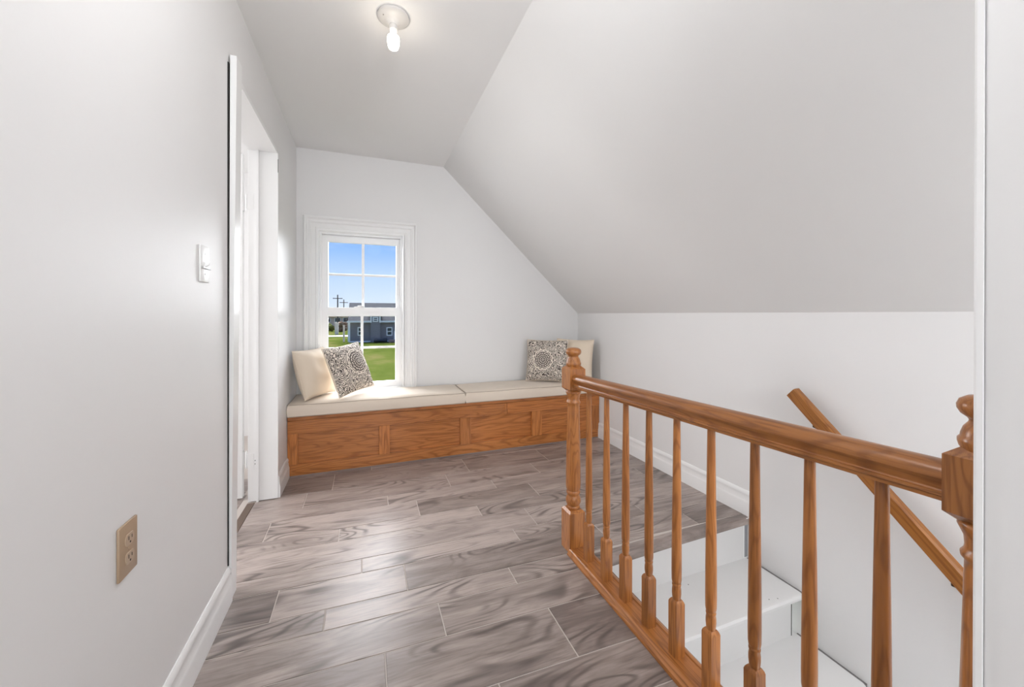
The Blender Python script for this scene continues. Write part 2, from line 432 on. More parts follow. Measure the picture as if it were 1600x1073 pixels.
# landing edge (bullnose made of the same tile)
bm = bmesh.new()
pr = lambda yt, zb: [(yt+.046, -.001), (yt+.008, -.001), (yt+.001, -.006), (yt-.002, -.014), (yt-.002, zb), (yt+.012, zb), (yt+.046, zb)]
A = [bm.verts.new((.99, y, z)) for y, z in pr(1.512, -.050)]
B = [bm.verts.new((1.45, y, z)) for y, z in pr(1.528, -.046)]
C = [bm.verts.new((1.985, y, z)) for y, z in pr(1.530, -.034)]
for P, Q in ((A, B), (B, C)):
    for i in range(7): bm.faces.new((P[i], P[(i+1) % 7], Q[(i+1) % 7], Q[i]))
bm.faces.new(A); bm.faces.new(C)
nose = build('landing_edge', bm, M['tile'], floor, smooth=30); nose.color = (.62, .62, .62, 1)
bm = bmesh.new(); bx(bm, .99, XK, 1.555, 1.58, -.24, -.036)
build('landing_backing', bm, M['trim'], floor)

# ------------------------------------------------------------------ baseboards
BP = [(0, 0), (.016, 0), (.016, .070), (.0135, .080), (.0115, .084), (.0115, .098), (.009, .108), (.011, .113), (.011, .120), (.0075, .131), (.003, .136), (0, .136)]
def baseboard(name, x, s, y0, y1, m=M['trim']):
    bm = bmesh.new(); prism(bm, [(x+s*a, b) for a, b in BP], y0, y1, lambda p, t: (p[0], t, p[1]))
    return struct(name, bm, m, smooth=40)
baseboard('baseboard_left', XL, 1, -2.28, 1.80)
baseboard('baseboard_left_far', XL, 1, 2.712, 3.020)
baseboard('baseboard_right', XK, -1, 1.532, 3.02)
baseboard('baseboard_near', .757, -1, -2.28, .247)

# ------------------------------------------------------------------ door
door = empty('door_1', (0, 0, 0), kind='structure')
bm = bmesh.new()   # near casing, slightly out of plumb, a dark crack behind it
hexa(bm, [(XL+.001, 1.802, 0), (XL+.010, 1.802, 0), (XL+.010, 1.868, 0), (XL+.001, 1.868, 0),
          (XL+.008, 1.800, 2.13), (XL+.030, 1.800, 2.13), (XL+.030, 1.868, 2.13), (XL+.008, 1.868, 2.13)])
build('casing', bm, M['trim'], door)
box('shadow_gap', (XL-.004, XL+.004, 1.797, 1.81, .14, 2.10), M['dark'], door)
JX0, JX1 = XL-.150, XL+.002
box('jamb', (JX0, JX1, DY0-.018, DY0+.001, 0, DZ), M['trim'], door)
box('jamb', (JX0, JX1+.004, DY1, DY1+.022, .004, DZ), M['trim'], door, bev=.0015)
box('jamb_head', (JX0, JX1, DY0, DY1, DZ-.001, DZ+.02), M['trim'], door)
box('door_stop', (JX0+.045, JX0+.057, DY1-.010, DY1, 0, DZ), M['trim'], door)
bm = bmesh.new(); bx(bm, -.650, -.612, DY0, DY1-.012, -.004, .002, .001)
build('threshold', bm, mat('threshold_wood', (.13, .085, .06), .45), door)
# open leaf, swung into the side room
leaf = box('door_leaf', (-1.42, -.690, 2.752, 2.788, .012, DZ-.012), M['trim'], door, bev=.002)
for z in (.245, 1.79):
    bm = bmesh.new()
    bx(bm, JX0-.002, JX0+.030, DY1-.0025, DY1+.001, z-.045, z+.045)
    bx(bm, -.689, -.686, 2.752, 2.784, z-.045, z+.045)
    bm2 = bm
    for k in range(5):
        z0 = z-.045+k*.018; lathe(bm, [(.0062, z0+.0008), (.0062, z0+.0172)], 12, -.668, 2.742)
    lathe(bm, [(.004, z-.052), (.004, z+.052)], 10, -.668, 2.742)
    build('hinge', bm, M['trim'], door, smooth=30)
# strike marks on the jamb
for z in (.245, .225): box('screw_hole', (JX0+.035, JX0+.039, DY1-.001, DY1+.001, z, z+.005), M['dark'], door)
box('jamb_crack', (XL+.0045, XL+.0065, DY1-.001, DY1+.003, 1.98, 2.06), M['dark'], door)

# ------------------------------------------------------------------ window
win = empty('window_1', (0, 0, 0), kind='structure')
bm = bmesh.new()
rect_frame(bm, WX0-.096, WX1+.108, WZ0-.09, WZ1+.100,
           [(0, -.002), (0, .026), (.004, .030), (.014, .030), (.019, .024), (.024, .014), (.034, .014), (.040, .019), (.048, .019), (.054, .012), (.082, .011), (.088, .016), (.100, .016), (.100, -.002)], YB)
build('window_casing', bm, M['trim'], win, smooth=35)
bm = bmesh.new()
rect_frame(bm, WX0-.004, WX1+.002, WZ0-.02, WZ1+.002, [(0, -.11), (0, .012), (.010, .012), (.018, -.030), (.018, -.110)], YB)
build('window_frame', bm, M['vinyl'], win)
bm = bmesh.new()
rect_frame(bm, WX0+.012, WX1-.014, WZ0+.0, WZ1-.014, [(0, -.11), (0, -.03), (.012, -.03), (.012, -.11)], YB)
build('track_frame', bm, M['vinyl'], win)
def sash(name, x0, x1, z0, z1, gx0, gx1, gz0, gz1, y, vx, hz):
    bm = bmesh.new(); t = .028
    for b in ((x0, gx0, z0, z1), (gx1, x1, z0, z1), (gx0, gx1, z0, gz0), (gx0, gx1, gz1, z1)):
        bx(bm, b[0], b[1], y, y+t, b[2], b[3])
    # glazing bead
    s = build(name, bm, M['vinyl'], win)
    bm = bmesh.new(); rect_frame(bm, gx0-.001, gx1+.001, gz0-.001, gz1+.001, [(0, -.001), (0, .0025), (.003, .0025), (.006, -.012), (.006, -.014), (0, -.014)], y)
    build('glazing_bead', bm, M['vinyl'], s)
    box('muntin', (vx-.011, vx+.011, y+.006, y+.020, gz0, gz1), M['vinyl'], s, bev=.003)
    box('muntin', (gx0, gx1, y+.007, y+.019, hz-.009, hz+.009), M['vinyl'], s, bev=.003)
    bm = bmesh.new(); vs = [bm.verts.new(p) for p in ((gx0, y+.013, gz0), (gx1, y+.013, gz0), (gx1, y+.013, gz1), (gx0, y+.013, gz1))]; bm.faces.new(vs)
    build('pane', bm, GLASS, s)
    return s
GLASS = bpy.data.materials.new('window_glass'); GLASS.use_nodes = True; t = GLASS.node_tree; t.nodes.clear()
o_ = N(t, 'ShaderNodeOutputMaterial'); mxs = N(t, 'ShaderNodeMixShader'); tr = N(t, 'ShaderNodeBsdfTransparent'); gl = N(t, 'ShaderNodeBsdfGlossy')
tr.inputs[0].default_value = (.97, .98, .98, 1); gl.inputs['Roughness'].default_value = .0; fr = N(t, 'ShaderNodeFresnel'); fr.inputs[0].default_value = 1.10
t.links.new(fr.outputs[0], mxs.inputs[0]); t.links.new(tr.outputs[0], mxs.inputs[1]); t.links.new(gl.outputs[0], mxs.inputs[2]); t.links.new(mxs.outputs[0], o_.inputs[0])
sash('upper_sash', WX0+.024, WX1-.026, 1.135, WZ1-.028, -.284, .254, 1.172, 1.715, YB+.072, -.016, 1.447)
sash('lower_sash', WX0+.020, WX1-.022, WZ0+.0, 1.176, -.283, .246, .552, 1.108, YB+.040, -.024, .842)
bm = bmesh.new(); bx(bm, -.085, -.010, YB+.036, YB+.062, 1.176, 1.184, .002)
lathe(bm, [(.014, 1.184), (.014, 1.189), (.010, 1.194)], 14, -.045, YB+.05); bx(bm, -.050, -.012, YB+.030, YB+.042, 1.184, 1.192, .002)
build('sash_lock', bm, M['vinyl'], win, smooth=30)
bm = bmesh.new(); bx(bm, WX0+.004, WX0+.020, YB-.006, YB+.006, .868, .878, .002); bx(bm, WX0-.01, WX0+.03, YB-.012, YB-.004, .860, .868, .002)
build('window_latch', bm, M['vinyl'], win, smooth=30)
box('window_sill', (WX0-.09, WX1+.10, YB-.035, YB+.04, WZ0-.03, WZ0+.001), M['trim'], win, bev=.003)

# ------------------------------------------------------------------ staircase
st = empty('staircase', (0, 0, 0), 'white painted steps going down from the landing behind the oak railing', 'stairs')
tz = [-.236, -.452, -.668, -.884, -1.100, -1.316, -1.532, -1.748, -1.964, -2.18, -2.396]
def step(i):
    yb = 1.552 if i == 0 else 1.284-.262*(i-1)
    yf = 1.250-.255*i; z = tz[i]; up = -.05 if i == 0 else tz[i-1]-.036
    bm = bmesh.new()
    n = [(yb+.03, z), (yf+.014, z), (yf+.005, z-.004), (yf, z-.014), (yf+.001, z-.026), (yf+.010, z-.036), (yb+.03, z-.036)]
    prism(bm, n, 1.002, 1.990, lambda p, t: (t, p[0], p[1]))
    build('tread', bm, M['stair'], st, smooth=30)
    box('riser', (1.002, 1.955 if i else 1.968, yb, yb+.02, z-.002, up+.003), M['stair'], st)
for i in range(10): step(i)
box('riser_gap', (1.969, 1.981, 1.566, 1.572, -.235, -.03), M['dark'], st)
box('edge_strip', (1.980, 2.0025, 1.5545, 1.566, -.232, -.012), M['raw'], st)
box('edge_block', (1.966, 2.001, 1.532, 1.5545, -.036, -.003), M['trim'], st, bev=.002)
box('riser_gap', (1.953, 1.957, 1.283, 1.286, -.452, -.272), M['dark'], st)
# dark seam where treads meet the wall
for i in range(4):
    yb = 1.552 if i == 0 else 1.284-.262*(i-1); yf = 1.250-.255*i
    box('seam', (1.9902, 2.0028, yf+.006, yb, tz[i]-.03, tz[i]-.0015), mat('seam_%s' % 'grey', (.20, .19, .185), .8) if i == 0 else bpy.data.materials['seam_grey'], st)
# nail heads on the first two treads
for (x, y, i) in ((1.80, 1.285, 0), (1.845, 1.275, 0), (1.70, 1.04, 1), (1.78, 1.02, 1), (1.52, 1.50, 0)):
    bm = bmesh.new(); lathe(bm, [(.003, tz[i]-.001), (.0028, tz[i]+.0006)], 8, x, y); build('nail_head', bm, bpy.data.materials['seam_grey'], st)

# ------------------------------------------------------------------ railing
rail = empty('stair_railing', (.936, 1.632, 0), 'oak stair railing with turned balusters between two knobbed newel posts', 'railing')
def P(y): return y-1.632
tY = lambda y: (1.52-y)
def newel(y, dz):
    t = empty('newel_post', (0, P(y), 0)); t.parent = rail
    h = .041
    bm = bmesh.new()
    def chblock(z0, z1, c0, c1):
        r = [(z0, h-c0), (z0+c0*.9, h), (z1-c1*.9, h), (z1, h-c1)] if c0 else [(z0, h), (z1-c1*.9, h), (z1, h-c1)]
        L = [[bm.verts.new((sx*w, sy*w, z)) for sx, sy in ((-1, -1), (1, -1), (1, 1), (-1, 1))] for z, w in r]
        for a, b in zip(L, L[1:]):
            for i in range(4): bm.faces.new((a[i], a[(i+1) % 4], b[(i+1) % 4], b[i]))
        bm.faces.new(list(reversed(L[0]))); bm.faces.new(L[-1])
    chblock(0, .192+dz*.6, 0, .010)
    build('newel_base', bm, M['rail_z'], t)
    bm = bmesh.new(); d = dz
    prof = [(.026, .190), (.030, .196), (.032, .200), (.030, .206), (.0285, .209), (.034, .220), (.0365, .230), (.034, .244), (.030, .254), (.0285, .260), (.0325, .266), (.0335, .272), (.0315, .278), (.030, .281),
            (.0345, .290), (.0355, .310), (.0352, .36), (.0335, .46), (.0310, .57), (.0285, .68), (.0280, .692), (.0325, .697), (.0330, .703), (.0290, .709), (.0280, .716), (.0290, .730), (.0340, .742), (.0365, .748), (.0360, .753), (.03, .758)]
    lathe(bm, [(r, z+d*(.6+.4*(z-.19)/.57)) for r, z in prof], 32)
    build('newel_shaft', bm, M['rail_z'], t, smooth=50)
    bm = bmesh.new(); chblock(.756+d, .877+d, .013, .017)
    build('newel_block', bm, M['rail_z'], t)
    bm = bmesh.new()
    prof = [(.031, .870), (.0345, .876), (.0365, .884), (.0365, .889), (.0335, .893), (.0330, .898), (.0300, .908), (.0245, .916), (.0235, .920), (.0255, .924), (.0330, .930), (.0370, .938), (.0375, .945), (.0345, .953), (.0255, .959), (.0130, .962), (.002, .9625)]
    lathe(bm, [(r, z+d) for r, z in prof], 32)
    build('finial', bm, M['rail_z'], t, smooth=50)
newel(1.632, 0.0); newel(.3055, .029)
BR = [(-.054, 0), (-.054, .006), (-.051, .010), (-.048, .012), (-.046, .018), (-.040, .024), (-.034, .026), (-.030, .026), (-.028, .023), (.028, .023), (.030, .026), (.040, .026), (.048, .020), (.052, .014), (.052, -.004)]
bm = bmesh.new()
prism(bm, BR, P(1.595), P(.34), lambda p, t: (p[0], t, p[1] - .0 + (.012 if p[1] > 0 else 0)*(-t-.1)/1.1))
build('base_rail', bm, M['rail_y'], rail, smooth=40)
# wooden fascia on the stair side of the rail
bm = bmesh.new(); bx(bm, .050, .064, P(1.51), P(.28), -.245, .010)
build('stair_fascia', bm, oak('fascia_wood', 1, (.26, .15, .09), (.2, .11, .06), (.11, .055, .03)), rail)
HP = [(0, .064), (.010, .0632), (.020, .0595), (.027, .053), (.0305, .045), (.0302, .038), (.0270, .033), (.0228, .026), (.0220, .018), (.0235, .0155), (.0275, .0145), (.0280, .009), (.0255, .0065), (.0250, 0), (0, 0)]
HP = HP + [(-x, z) for x, z in reversed(HP[1:-1])]
bm = bmesh.new()
zr = lambda y: .775+.030*(1.59-y)/1.2
prism(bm, HP, P(1.592), P(.344), lambda p, t: (p[0], t, p[1]*1.0+zr(t+1.632)))
build('handrail', bm, M['rail_y'], rail, smooth=28)
for y in (1.493, 1.358, 1.232, 1.102, .972, .840, .706, .575, .445):
    sh = .187+.026*(1.49-y)/.78; top = zr(y)+.002; zb = .022+.01*(1.4-y)
    t = bmesh.new(); h = .0172
    L = []
    for z, w in ((zb, h), (sh-.008, h), (sh-.002, h*.9), (sh+.004, h*.68)):
        L.append([t.verts.new((sx*w, sy*w, z)) for sx, sy in ((-1, -1), (1, -1), (1, 1), (-1, 1))])
    for a, b in zip(L, L[1:]):
        for i in range(4): t.faces.new((a[i], a[(i+1) % 4], b[(i+1) % 4], b[i]))
    t.faces.new(list(reversed(L[0]))); t.faces.new(L[-1])
    q = [(.0115, sh-.002), (.0118, sh+.004), (.0132, sh+.012), (.0143, sh+.024), (.0140, sh+.036), (.0125, sh+.046), (.0138, sh+.049), (.0140, sh+.053), (.0128, sh+.055), (.0128, sh+.057), (.0140, sh+.059), (.0152, sh+.068), (.0156, sh+.10), (.0152, sh+.18), (.0140, sh+.30), (.0120, sh+.45), (.0105, top)]
    lathe(t, q, 20)
    build('baluster', t, M['rail_z'], rail, smooth=50, loc=(0, P(y), 0))

# ------------------------------------------------------------------ wall handrail
wr = empty('wall_handrail', (1.94, 1.28, .76), 'short oak grab rail sloping down the white stairwell wall behind the railing', 'handrail')
d = Vector((0, -.595, -.573)).normalized(); n_ = Vector((0, d.z, -d.y)); n_ = n_ if n_.z > 0 else -n_
bm = bmesh.new()
pf = [(-.017, -.027), (.014, -.027), (.019, -.022), (.019, .022), (.014, .027), (-.010, .027), (-.017, .020)]
prism(bm, pf, 0, 1.15, lambda p, t: (p[0], -t - (abs(p[1])*.2-.004 if t == 0 else 0), p[1]))
grip = build('grip', bm, M['grip'], wr, loc=(0, -.01, -.012)); grip.rotation_euler = (math.atan2(.573, .595), 0, 0)
bk = mat('bronze', (.05, .03, .02), .35, .5, .8)
for s in (.16, .79):
    c = d*s + n_*(-.030) + Vector((0, -.01, -.012)); bm = bmesh.new()
    tube(bm, [c+Vector((.0, 0, .006)), c+Vector((.0, 0, -.012)), c+Vector((.02, -.004, -.022)), c+Vector((.062, -.004, -.022))], .005, 8)
    build('bracket', bm, bk, wr, smooth=40)
    bm = bmesh.new(); tube(bm, [c+Vector((.0555, -.004, -.022)), c+Vector((.0625, -.004, -.022))], .02, 16); build('rosette', bm, bk, wr, smooth=30)

# ------------------------------------------------------------------ bench
BY = 3.018
be = empty('window_bench', (.75, 3.2, 0), 'long oak storage bench with four recessed front panels under the cream cushions', 'bench')
be_off = Vector((-.75, -3.2, 0))
def bbox_(name, b, m, bev=.0015):
    x0, x1, y0, y1, z0, z1 = b
    bm = bmesh.new(); bx(bm, x0-.75, x1-.75, y0-3.2, y1-3.2, z0, z1, bev); return build(name, bm, m, be)
bx0, bx1 = XL+.003, XK-.003
bbox_('bottom_rail', (bx0, bx1, BY, BY+.026, .008, .083), M['oak_x'])
bbox_('top_rail', (bx0, 1.105, BY, BY+.026, .295, .386), M['oak_x'])
bbox_('top_rail', (1.107, bx1, BY, BY+.026, .295, .386), M['oak_x'])
o = bbox_('lid', (bx0, bx1, BY-.007, YB-.002, .3885, .412), M['oak_x'], .003)
sx = [(bx0, -.435), (.097, .172), (.707, .796), (1.330, 1.424), (1.925, bx1)]
for a, b in sx: bbox_('stile', (a, b, BY+.001, BY+.026, .0835, .2945), M['oak_z'])
for (a, b), (c, d2) in zip(sx, sx[1:]): bbox_('panel', (b-.004, c+.004, BY+.022, BY+.026, .080, .298), M['oak_x'], 0)
bbox_('latch_block', (1.082, 1.106, BY-.006, BY+.001, .330, .384), M['oak_z'], .003)
bbox_('carcass', (bx0, bx1, BY+.027, YB-.003, 0, .388), M['oak_x'], 0)
bbox_('toe_strip', (bx0, bx1, BY+.004, BY+.02, 0, .0075), mat('toe_grey', (.28, .23, .21), .6), 0)

# cushions
def seat(x0, x1, label):
    w, dpt, h = x1-x0, .392, .086
    o = empty('bench_cushion', ((x0+x1)/2, 3.006+dpt/2, .413), label, 'cushion', 'bench seat cushions')
    bm = bmesh.new(); nx, ny = 44, 16
    def pt(i, j, top):
        u, v = -1+2*i/nx, -1+2*j/ny
        ex = max(0, (abs(u)-.985)/.015); ey = max(0, (abs(v)-.94)/.06)
        z = h if top else 0
        if top: z += .010*(1-abs(u)**14)*(1-abs(v)**6) + .0015*math.sin(9*u+3*v)*math.sin(5*v) - .004*max(ex, ey)
        sag = .004*math.sin(u*7+1.3) if top else 0
        px, py = u*w/2, v*dpt/2
        return (px, py - (sag*.6 if j == 0 else 0), z)
    T = [[bm.verts.new(pt(i, j, True)) for j in range(ny+1)] for i in range(nx+1)]
    Bt = [[bm.verts.new(pt(i, j, False)) for j in range(ny+1)] for i in range(nx+1)]
    for i in range(nx):
        for j in range(ny):
            bm.faces.new((T[i][j], T[i+1][j], T[i+1][j+1], T[i][j+1])); bm.faces.new((Bt[i][j], Bt[i][j+1], Bt[i+1][j+1], Bt[i+1][j]))
    peri = [(i, 0) for i in range(nx)] + [(nx, j) for j in range(ny)] + [(i, ny) for i in range(nx, 0, -1)] + [(0, j) for j in range(ny, 0, -1)]
    def mid(i, j, f):
        a, b = T[i][j].co, Bt[i][j].co; c = b.lerp(a, f); k = .006*math.sin(math.pi*f)
        nrm = Vector((0, 0, 0))
        if i == 0: nrm.x -= 1
        if i == nx: nrm.x += 1
        if j == 0: nrm.y -= 1
        if j == ny: nrm.y += 1
        return bm.verts.new(c+nrm*k)
    lv = [[Bt[i][j] for i, j in peri]] + [[mid(i, j, f) for i, j in peri] for f in (.25, .5, .75)] + [[T[i][j] for i, j in peri]]
    n = len(peri)
    for a, b in zip(lv, lv[1:]):
        for k in range(n): bm.faces.new((a[k], a[(k+1) % n], b[(k+1) % n], b[k]))
    top = [T[i][j].co.copy() for i, j in peri]; bot = [Bt[i][j].co.copy() for i, j in peri]
    build('cushion_body', bm, M['cream'], o, smooth=60)
    for L, dz in ((top, .0), (bot, .003)):
        bm = bmesh.new(); pts = [p*1.0 + Vector((0, 0, dz)) for p in L]
        pts = [Vector((p.x*(1+.0015), p.y*(1+.004), p.z)) for p in pts]
        tube(bm, pts+[pts[0]], .0021, 6)
        build('piping', bm, M['piping'], o, smooth=60)
    return o
seat(XL+.006, .742, 'long cream bench cushion under the window, left of the two on the oak bench')
seat(.752, XK-.006, 'long cream bench cushion behind the newel post, right of the two on the oak bench')

# ------------------------------------------------------------------ pillows
def pillow(bxy, az, lean, roll, Sz, T, m, label, seed=0, z0=.511, seam=M['cream2']):
    d = Vector((math.cos(az), math.sin(az), 0)); nb = Vector((-math.sin(az), math.cos(az), 0))
    up = Vector((0, 0, 1))*math.cos(lean)+nb*math.sin(lean)
    d2 = d*math.cos(roll)+up*math.sin(roll); u2 = -d*math.sin(roll)+up*math.cos(roll)
    nn = d2.cross(u2)                                    # faces the viewer
    c = Vector((bxy[0], bxy[1], z0+.004))+d2*Sz/2+u2*Sz/2
    root = empty('throw_pillow', (0, 0, 0), label, 'pillow')
    root.matrix_world = Matrix(((d2.x, u2.x, nn.x, c.x), (d2.y, u2.y, nn.y, c.y), (d2.z, u2.z, nn.z, c.z), (0, 0, 0, 1)))
    rnd = random.Random(seed); ph = [rnd.uniform(0, 6) for _ in range(6)]
    n = 36; bm = bmesh.new(); G = {}
    def P3(i, j, s):
        u, v = -1+2*i/n, -1+2*j/n
        k = .055
        x = u*(1-k*(1-v*v)*abs(u)**3) ; y = v*(1-k*(1-u*u)*abs(v)**3)
        hgt = ((1-abs(u)**2.4)*(1-abs(v)**2.4))
        hh = (max(hgt, 0))**.55*T/2
        edge = (abs(u)**6+abs(v)**6)
        wr = .008*math.sin(5*u+3*v+ph[0])*math.sin(4*v-2*u+ph[1])*hgt + .0045*math.sin(16*u*v+ph[2]+5*v)*hgt*min(1, edge*2)
        return (x*Sz/2, y*Sz/2, s*(hh + (wr if s > 0 else 0)))
    for s in (1, -1):
        for i in range(n+1):
            for j in range(n+1):
                if s < 0 and (i in (0, n) or j in (0, n)): G[s, i, j] = G[1, i, j]
                else: G[s, i, j] = bm.verts.new(P3(i, j, s))
        for i in range(n):
            for j in range(n):
                q = [G[s, i, j], G[s, i+1, j], G[s, i+1, j+1], G[s, i, j+1]]
                bm.faces.new(q if s > 0 else q[::-1])
    per = [(i, 0) for i in range(n)]+[(n, j) for j in range(n)]+[(i, n) for i in range(n, 0, -1)]+[(0, j) for j in range(n, 0, -1)]
    pts = [Vector(P3(i, j, 1)) for i, j in per]
    build('pillow_cover', bm, m, root, smooth=70)
    bm = bmesh.new(); tube(bm, pts+[pts[0]], .0022, 6); build('seam', bm, seam, root, smooth=60)
    return root
pillow((-.392, 3.030), 1.08, .28, 0.0, .36, .165, M['cream2'], 'plain cream throw pillow leaning in the corner by the left wall', 3)
pillow((-.172, 3.037), .85, .37, .085, .38, .13, damask('damask_left', .045, .03, 1.0), 'grey and cream medallion print pillow leaning beside the window', 5)
pillow((1.685, 3.29), -1.0, .12, 0, .38, .13, M['cream2'], 'plain cream throw pillow behind the newel post at the right end', 8)
pillow((1.378, 3.27), -.60, .20, 0, .38, .12, damask('damask_right', -.03, .0, 1.15), 'grey and cream medallion print pillow at the right end of the bench', 11)

# ------------------------------------------------------------------ ceiling light
lx, ly = .115, 1.765
lf = empty('ceiling_light', (lx, ly, ZC), 'white round porcelain lamp holder with a bare lit bulb on the ceiling', 'light')
pc = mat('porcelain', (.60, .58, .56), .3)
bm = bmesh.new(); lathe(bm, [(.066, 0), (.068, -.004), (.067, -.010), (.062, -.014), (.050, -.018), (.034, -.024), (.026, -.030), (.022, -.036), (.0195, -.040)][::-1], 40)
build('canopy', bm, pc, lf, smooth=40)
bm = bmesh.new(); lathe(bm, [(.0165, -.060), (.0175, -.058), (.0175, -.038), (.0155, -.036)], 28); build('socket', bm, pc, lf, smooth=40)
for a in (3.6,):
    bm = bmesh.new(); lathe(bm, [(.004, -.0195), (.0045, -.015)], 12, .046*math.cos(a), .046*math.sin(a)); build('screw', bm, mat('screw_steel', (.35, .33, .3), .4, .5, .9) if a > 3 else bpy.data.materials['screw_steel'], lf)
bm = bmesh.new(); lathe(bm, [(.0125, -.083), (.0145, -.070), (.0150, -.060), (.013, -.056)], 24)
build('bulb_neck', bm, mat('bulb_plastic', (.9, .88, .84), .4), lf, smooth=40)
em = bpy.data.materials.new('bulb_glow'); em.use_nodes = True; t = em.node_tree; t.nodes.clear()
eo = N(t, 'ShaderNodeOutputMaterial'); ee = N(t, 'ShaderNodeEmission'); ee.inputs[0].default_value = (1, .90, .76, 1); ee.inputs[1].default_value = 16; t.links.new(ee.outputs[0], eo.inputs[0])
bm = bmesh.new(); lathe(bm, [(.002, -.1455), (.012, -.144), (.020, -.138), (.0235, -.128), (.0255, -.112), (.0262, -.100), (.0245, -.090), (.018, -.084), (.011, -.082)], 28)
build('bulb', bm, em, lf, smooth=60)

# ------------------------------------------------------------------ switch and outlet
def screw(bm, y, z, x): 
    tube(bm, [(x, y, z), (x+.0016, y, z)], .0032, 10)
sw = empty('light_switch', (XL, 1.556, 1.285), 'white light switch plate on the left wall beside the doorway', 'switch')
bm = bmesh.new(); bx(bm, 0, .0055, -.037, .037, -.060, .060, .0022); build('plate', bm, mat('switch_white', (.88, .88, .87), .3), sw, smooth=40)
bm = bmesh.new(); hexa(bm, [(.004, -.005, -.010), (.016, -.004, -.004), (.016, .004, -.004), (.004, .005, -.010), (.004, -.005, .008), (.018, -.004, .004), (.018, .004, .004), (.004, .005, .008)])
build('toggle', bm, bpy.data.materials['switch_white'], sw)
box('guard_clip', (.005, .012, -.034, .034, -.016, -.009), mat('clip_grey', (.5, .5, .5), .4), sw, bev=.001)
for z in (-.033, .033):
    bm = bmesh.new(); screw(bm, 0, z, .005); build('screw', bm, bpy.data.materials['clip_grey'], sw, smooth=30)
ol = empty('wall_outlet', (XL, 1.113, .597), 'tan duplex power outlet low on the left wall', 'outlet')
tan = mat('outlet_tan', (.42, .30, .20), .4); tan2 = mat('outlet_tan_light', (.48, .36, .26), .35)
bm = bmesh.new(); bx(bm, 0, .006, -.036, .036, -.0585, .0585, .0025); build('plate', bm, tan, ol, smooth=40)
for z in (-.0205, .0205):
    bm = bmesh.new(); n = 24; pr_ = []
    for i in range(n):
        a = 2*math.pi*i/n; pr_.append((.0168*math.cos(a), max(-.0125, min(.0125, .0168*math.sin(a)))))
    prism(bm, pr_, .005, .0085, lambda p, t: (t, p[0], p[1]+z))
    r_ = build('receptacle', bm, tan2, ol)
    for y, hh in ((-.0062, .0042), (.0062, .0036)): box('slot', (.0083, .0088, y-.0011, y+.0011, z+.0035-hh, z+.0035+hh), M['dark'], r_)
    bm = bmesh.new(); tube(bm, [(.0083, 0, z-.0065), (.0088, 0, z-.0065)], .0024, 10); build('slot', bm, M['dark'], r_)
bm = bmesh.new(); screw(bm, 0, 0, .0055); build('screw', bm, tan, ol, smooth=30)

# ------------------------------------------------------------------ outside
GZ = -2.25
def grass_mat():
    m = mat('grass', (.2, .3, .06), 1, .0); t = m.node_tree; b = t.nodes['Principled BSDF']
    c = N(t, 'ShaderNodeTexCoord').outputs['Object']
    a = noise(t, mapping(t, c, (1, .5, 1)), .22, 4, .6); f = noise(t, c, 3.5, 4, .7)
    col = ramp(t, a, [(.36, (.052, .070, .014)), (.5, (.084, .096, .024)), (.62, (.135, .115, .045)), (.75, (.084, .094, .024))])
    col = mixc(t, math_(t, 'MULTIPLY', f, .55), col, (.034, .055, .006))
    t.links.new(col, b.inputs['Base Color']); bump(t, b, f, .6, .05); return m
bm = bmesh.new(); bx(bm, -300, 300, 3.6, 700, GZ-.4, GZ)
lawn = struct('ground_lawn', bm, grass_mat())
bm = bmesh.new(); bx(bm, -300, 300, 63.5, 67.5, GZ, GZ+.03)
struct('ground_road', bm, paint('road_gravel', (.50, .43, .36), .9, .2, 8))
siding = mat('blue_siding', (.26, .225, .23), .7); t = siding.node_tree
wv = N(t, 'ShaderNodeTexWave'); wv.bands_direction = 'Z'; wv.inputs['Scale'].default_value = 2.2; wv.wave_profile = 'SAW'
t.links.new(N(t, 'ShaderNodeTexCoord').outputs['Object'], wv.inputs['Vector']); bump(t, t.nodes['Principled BSDF'], wv.outputs['Fac'], .6, .03)
wht = mat('exterior_white', (.88, .84, .80), .6); roofm = paint('asphalt_roof', (.017, .019, .026), .9, .4, 3); pane_d = mat('dark_pane', (.03, .04, .05), .1)
ho = empty('blue_house', (0, 50, GZ), 'blue grey single storey house with white trim seen through the window', 'house')
hz = -GZ
def hb(name, x0, x1, y0, y1, z0, z1, m, par=ho): return box(name, (x0, x1, y0-50, y1-50, z0+hz, z1+hz), m, par)
hb('house_wall', -1.80, 11.5, 50, 58.5, GZ, .30, siding)
hb('foundation', -1.82, 11.52, 49.97, 58.53, GZ, GZ+.16, wht)
for x in (-1.92, 11.42): hb('corner_board', x, x+.26, 49.93, 50.1, GZ+.1, .25, wht)
bm = bmesh.new()
prism(bm, [(-.5, .34+hz), (4.25, 2.62+hz), (9.0, .34+hz), (9.0, .28+hz), (4.25, 2.5+hz), (-.5, .28+hz)], -1.9, 11.8, lambda p, t: (t, p[0], p[1]))
build('roof', bm, roofm, ho)
hb('fascia', -2.0, .62, 49.46, 49.52, .14, .34, wht); hb('fascia', 1.72, 11.8, 49.46, 49.52, .14, .34, wht)
bm = bmesh.new(); prism(bm, [(0, .3), (4.25, 2.5), (8.5, .3)], 0, .05, lambda p, t: (-1.80-t, p[0], p[1]+hz)); build('gable_end', bm, siding, ho)
bm = bmesh.new(); prism(bm, [(.62, GZ), (.62, 1.05), (1.17, 1.5), (1.72, 1.05), (1.72, GZ)], 0, 2.2, lambda p, t: (p[0], -.56+t, p[1]+hz)); dm = build('dormer', bm, siding, ho)
for x0, x1, z0, z1 in ((.58, .74, .12, 1.0), (1.60, 1.76, .12, 1.0)): hb('corner_board', x0, x1, 49.40, 49.50, z0, z1, wht)
